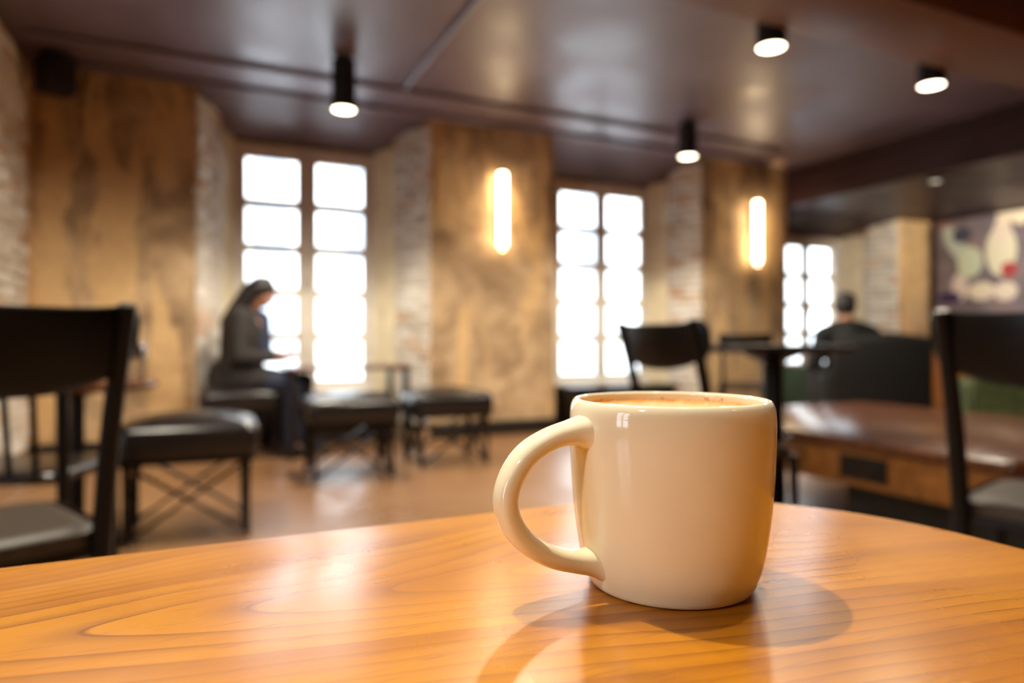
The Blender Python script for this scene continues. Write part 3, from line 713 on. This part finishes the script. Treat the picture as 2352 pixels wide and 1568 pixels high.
mb.chain([(.06, -.07, 1.08), (-.03, -.05, 1.10), (-.03, .05, 1.10), (.06, .07, 1.08)], [.035]*4)
remesh(mb.build('coat', 'coat', t), .01, 4)
mb = MB(); mb.chain([(.09, 0, 1.05), (.14, 0, .92), (.15, 0, .76)], [.05, .045, .04]); remesh(mb.build('top', 'scarf', t), .008, 3)
mb = MB()
for s in (-1, 1): mb.chain([(.04, s*.09, .55), (.42, s*.10, .54), (.40, s*.10, .10)], [.10, .075, .058])
remesh(mb.build('trousers', 'jeans', t), .009, 3)
for s in (-1, 1):
    mb = MB(); mb.chain([(.36, s*.10, .05), (.44, s*.105, .05), (.56, s*.115, .035)], [.042, .042, .034]); mb.box((.46, s*.107, .012), (.24, .08, .022), Matrix.Rotation(s*.07, 3, 'Z'), .006); remesh(mb.build('shoe', 'shoe', t), .007, 2)
ph = thing('phone', 'small pale phone held in the seated woman\'s hands', 'phone', t.location + Vector((.375, -.02, .785)), -.06)
MB().box((0, 0, 0), (.012, .074, .14), Matrix.Rotation(-.5, 3, 'Y'), .005).build('case', 'phone', ph); 
o = MB().box((-.0075, 0, .001), (.002, .066, .125), Matrix.Rotation(-.5, 3, 'Y')).build('screen', 'socket', ph)
# the man, back to the viewer
t = thing('person', 'man with short dark hair and black top sitting with his back turned', 'person', (2.99, 6.12, 0), math.pi/2 - .12); t.scale = (1.05,)*3
mb = MB(); hc = Vector((.02, 0, 1.115)); PM = head(mb, hc, .108, -.25, .12)
mb.chain([(-.04, 0, .90), (-.02, 0, 1.0), (.0, 0, 1.08)], [.08, .06, .058]); mb.chain([(0, 0, .50), (-.04, 0, .66), (-.04, 0, .84)], [.15, .14, .15])
for s in (-1, 1):
    a, b, c = Vector((-.04, s*.19, .88)), Vector((.0, s*.26, .62)), Vector((.25, s*.20, .60)); mb.chain([a, b, c], [.055, .045, .03]); hand(mb, c, (1, -s*.2, -.1), (0, 0, -1), 1, .3)
    mb.chain([(0, s*.1, .50), (.44, s*.12, .50), (.42, s*.12, .09), (.54, s*.13, .045)], [.09, .06, .036, .022])
remesh(mb.build('body', 'skin', t), .007, 3)
for s in (-1, 1): MB().ball(PM(.76, s*.30, .02), .012, 2).build('eye', 'phone', t)
mb = MB(); mb.ball(PM(-.14, 0, .27), (.105, .088, .098), 3); mb.ball(PM(-.32, 0, -.1), (.075, .078, .09), 3)
for k in range(40):
    an = random.random()*6.283; mb.ball(PM(-.15 + .8*math.cos(an)*random.random(), .62*math.sin(an), .55 + .35*random.random()), .022, 1)
remesh(mb.build('hair', 'hair', t), .007, 2)
mb = MB(); mb.chain([(0, 0, .50), (-.04, 0, .66), (-.05, 0, .83), (-.04, 0, .90)], [.17, .165, .165, .12], 18)
for s in (-1, 1): mb.chain([(-.04, s*.08, .91), (-.04, s*.19, .88), (.0, s*.26, .62), (.20, s*.21, .605)], [.09, .08, .065, .05])
remesh(mb.build('jumper', 'black_cloth', t), .01, 4)
mb = MB()
for s in (-1, 1): mb.chain([(.02, s*.10, .50), (.44, s*.12, .50), (.42, s*.12, .10)], [.11, .08, .06])
remesh(mb.build('trousers', 'jeans', t), .01, 3)
for s in (-1, 1):
    mb = MB(); mb.chain([(.38, s*.12, .05), (.46, s*.125, .05), (.58, s*.135, .035)], [.045, .045, .036]); remesh(mb.build('shoe', 'shoe', t), .008, 2)
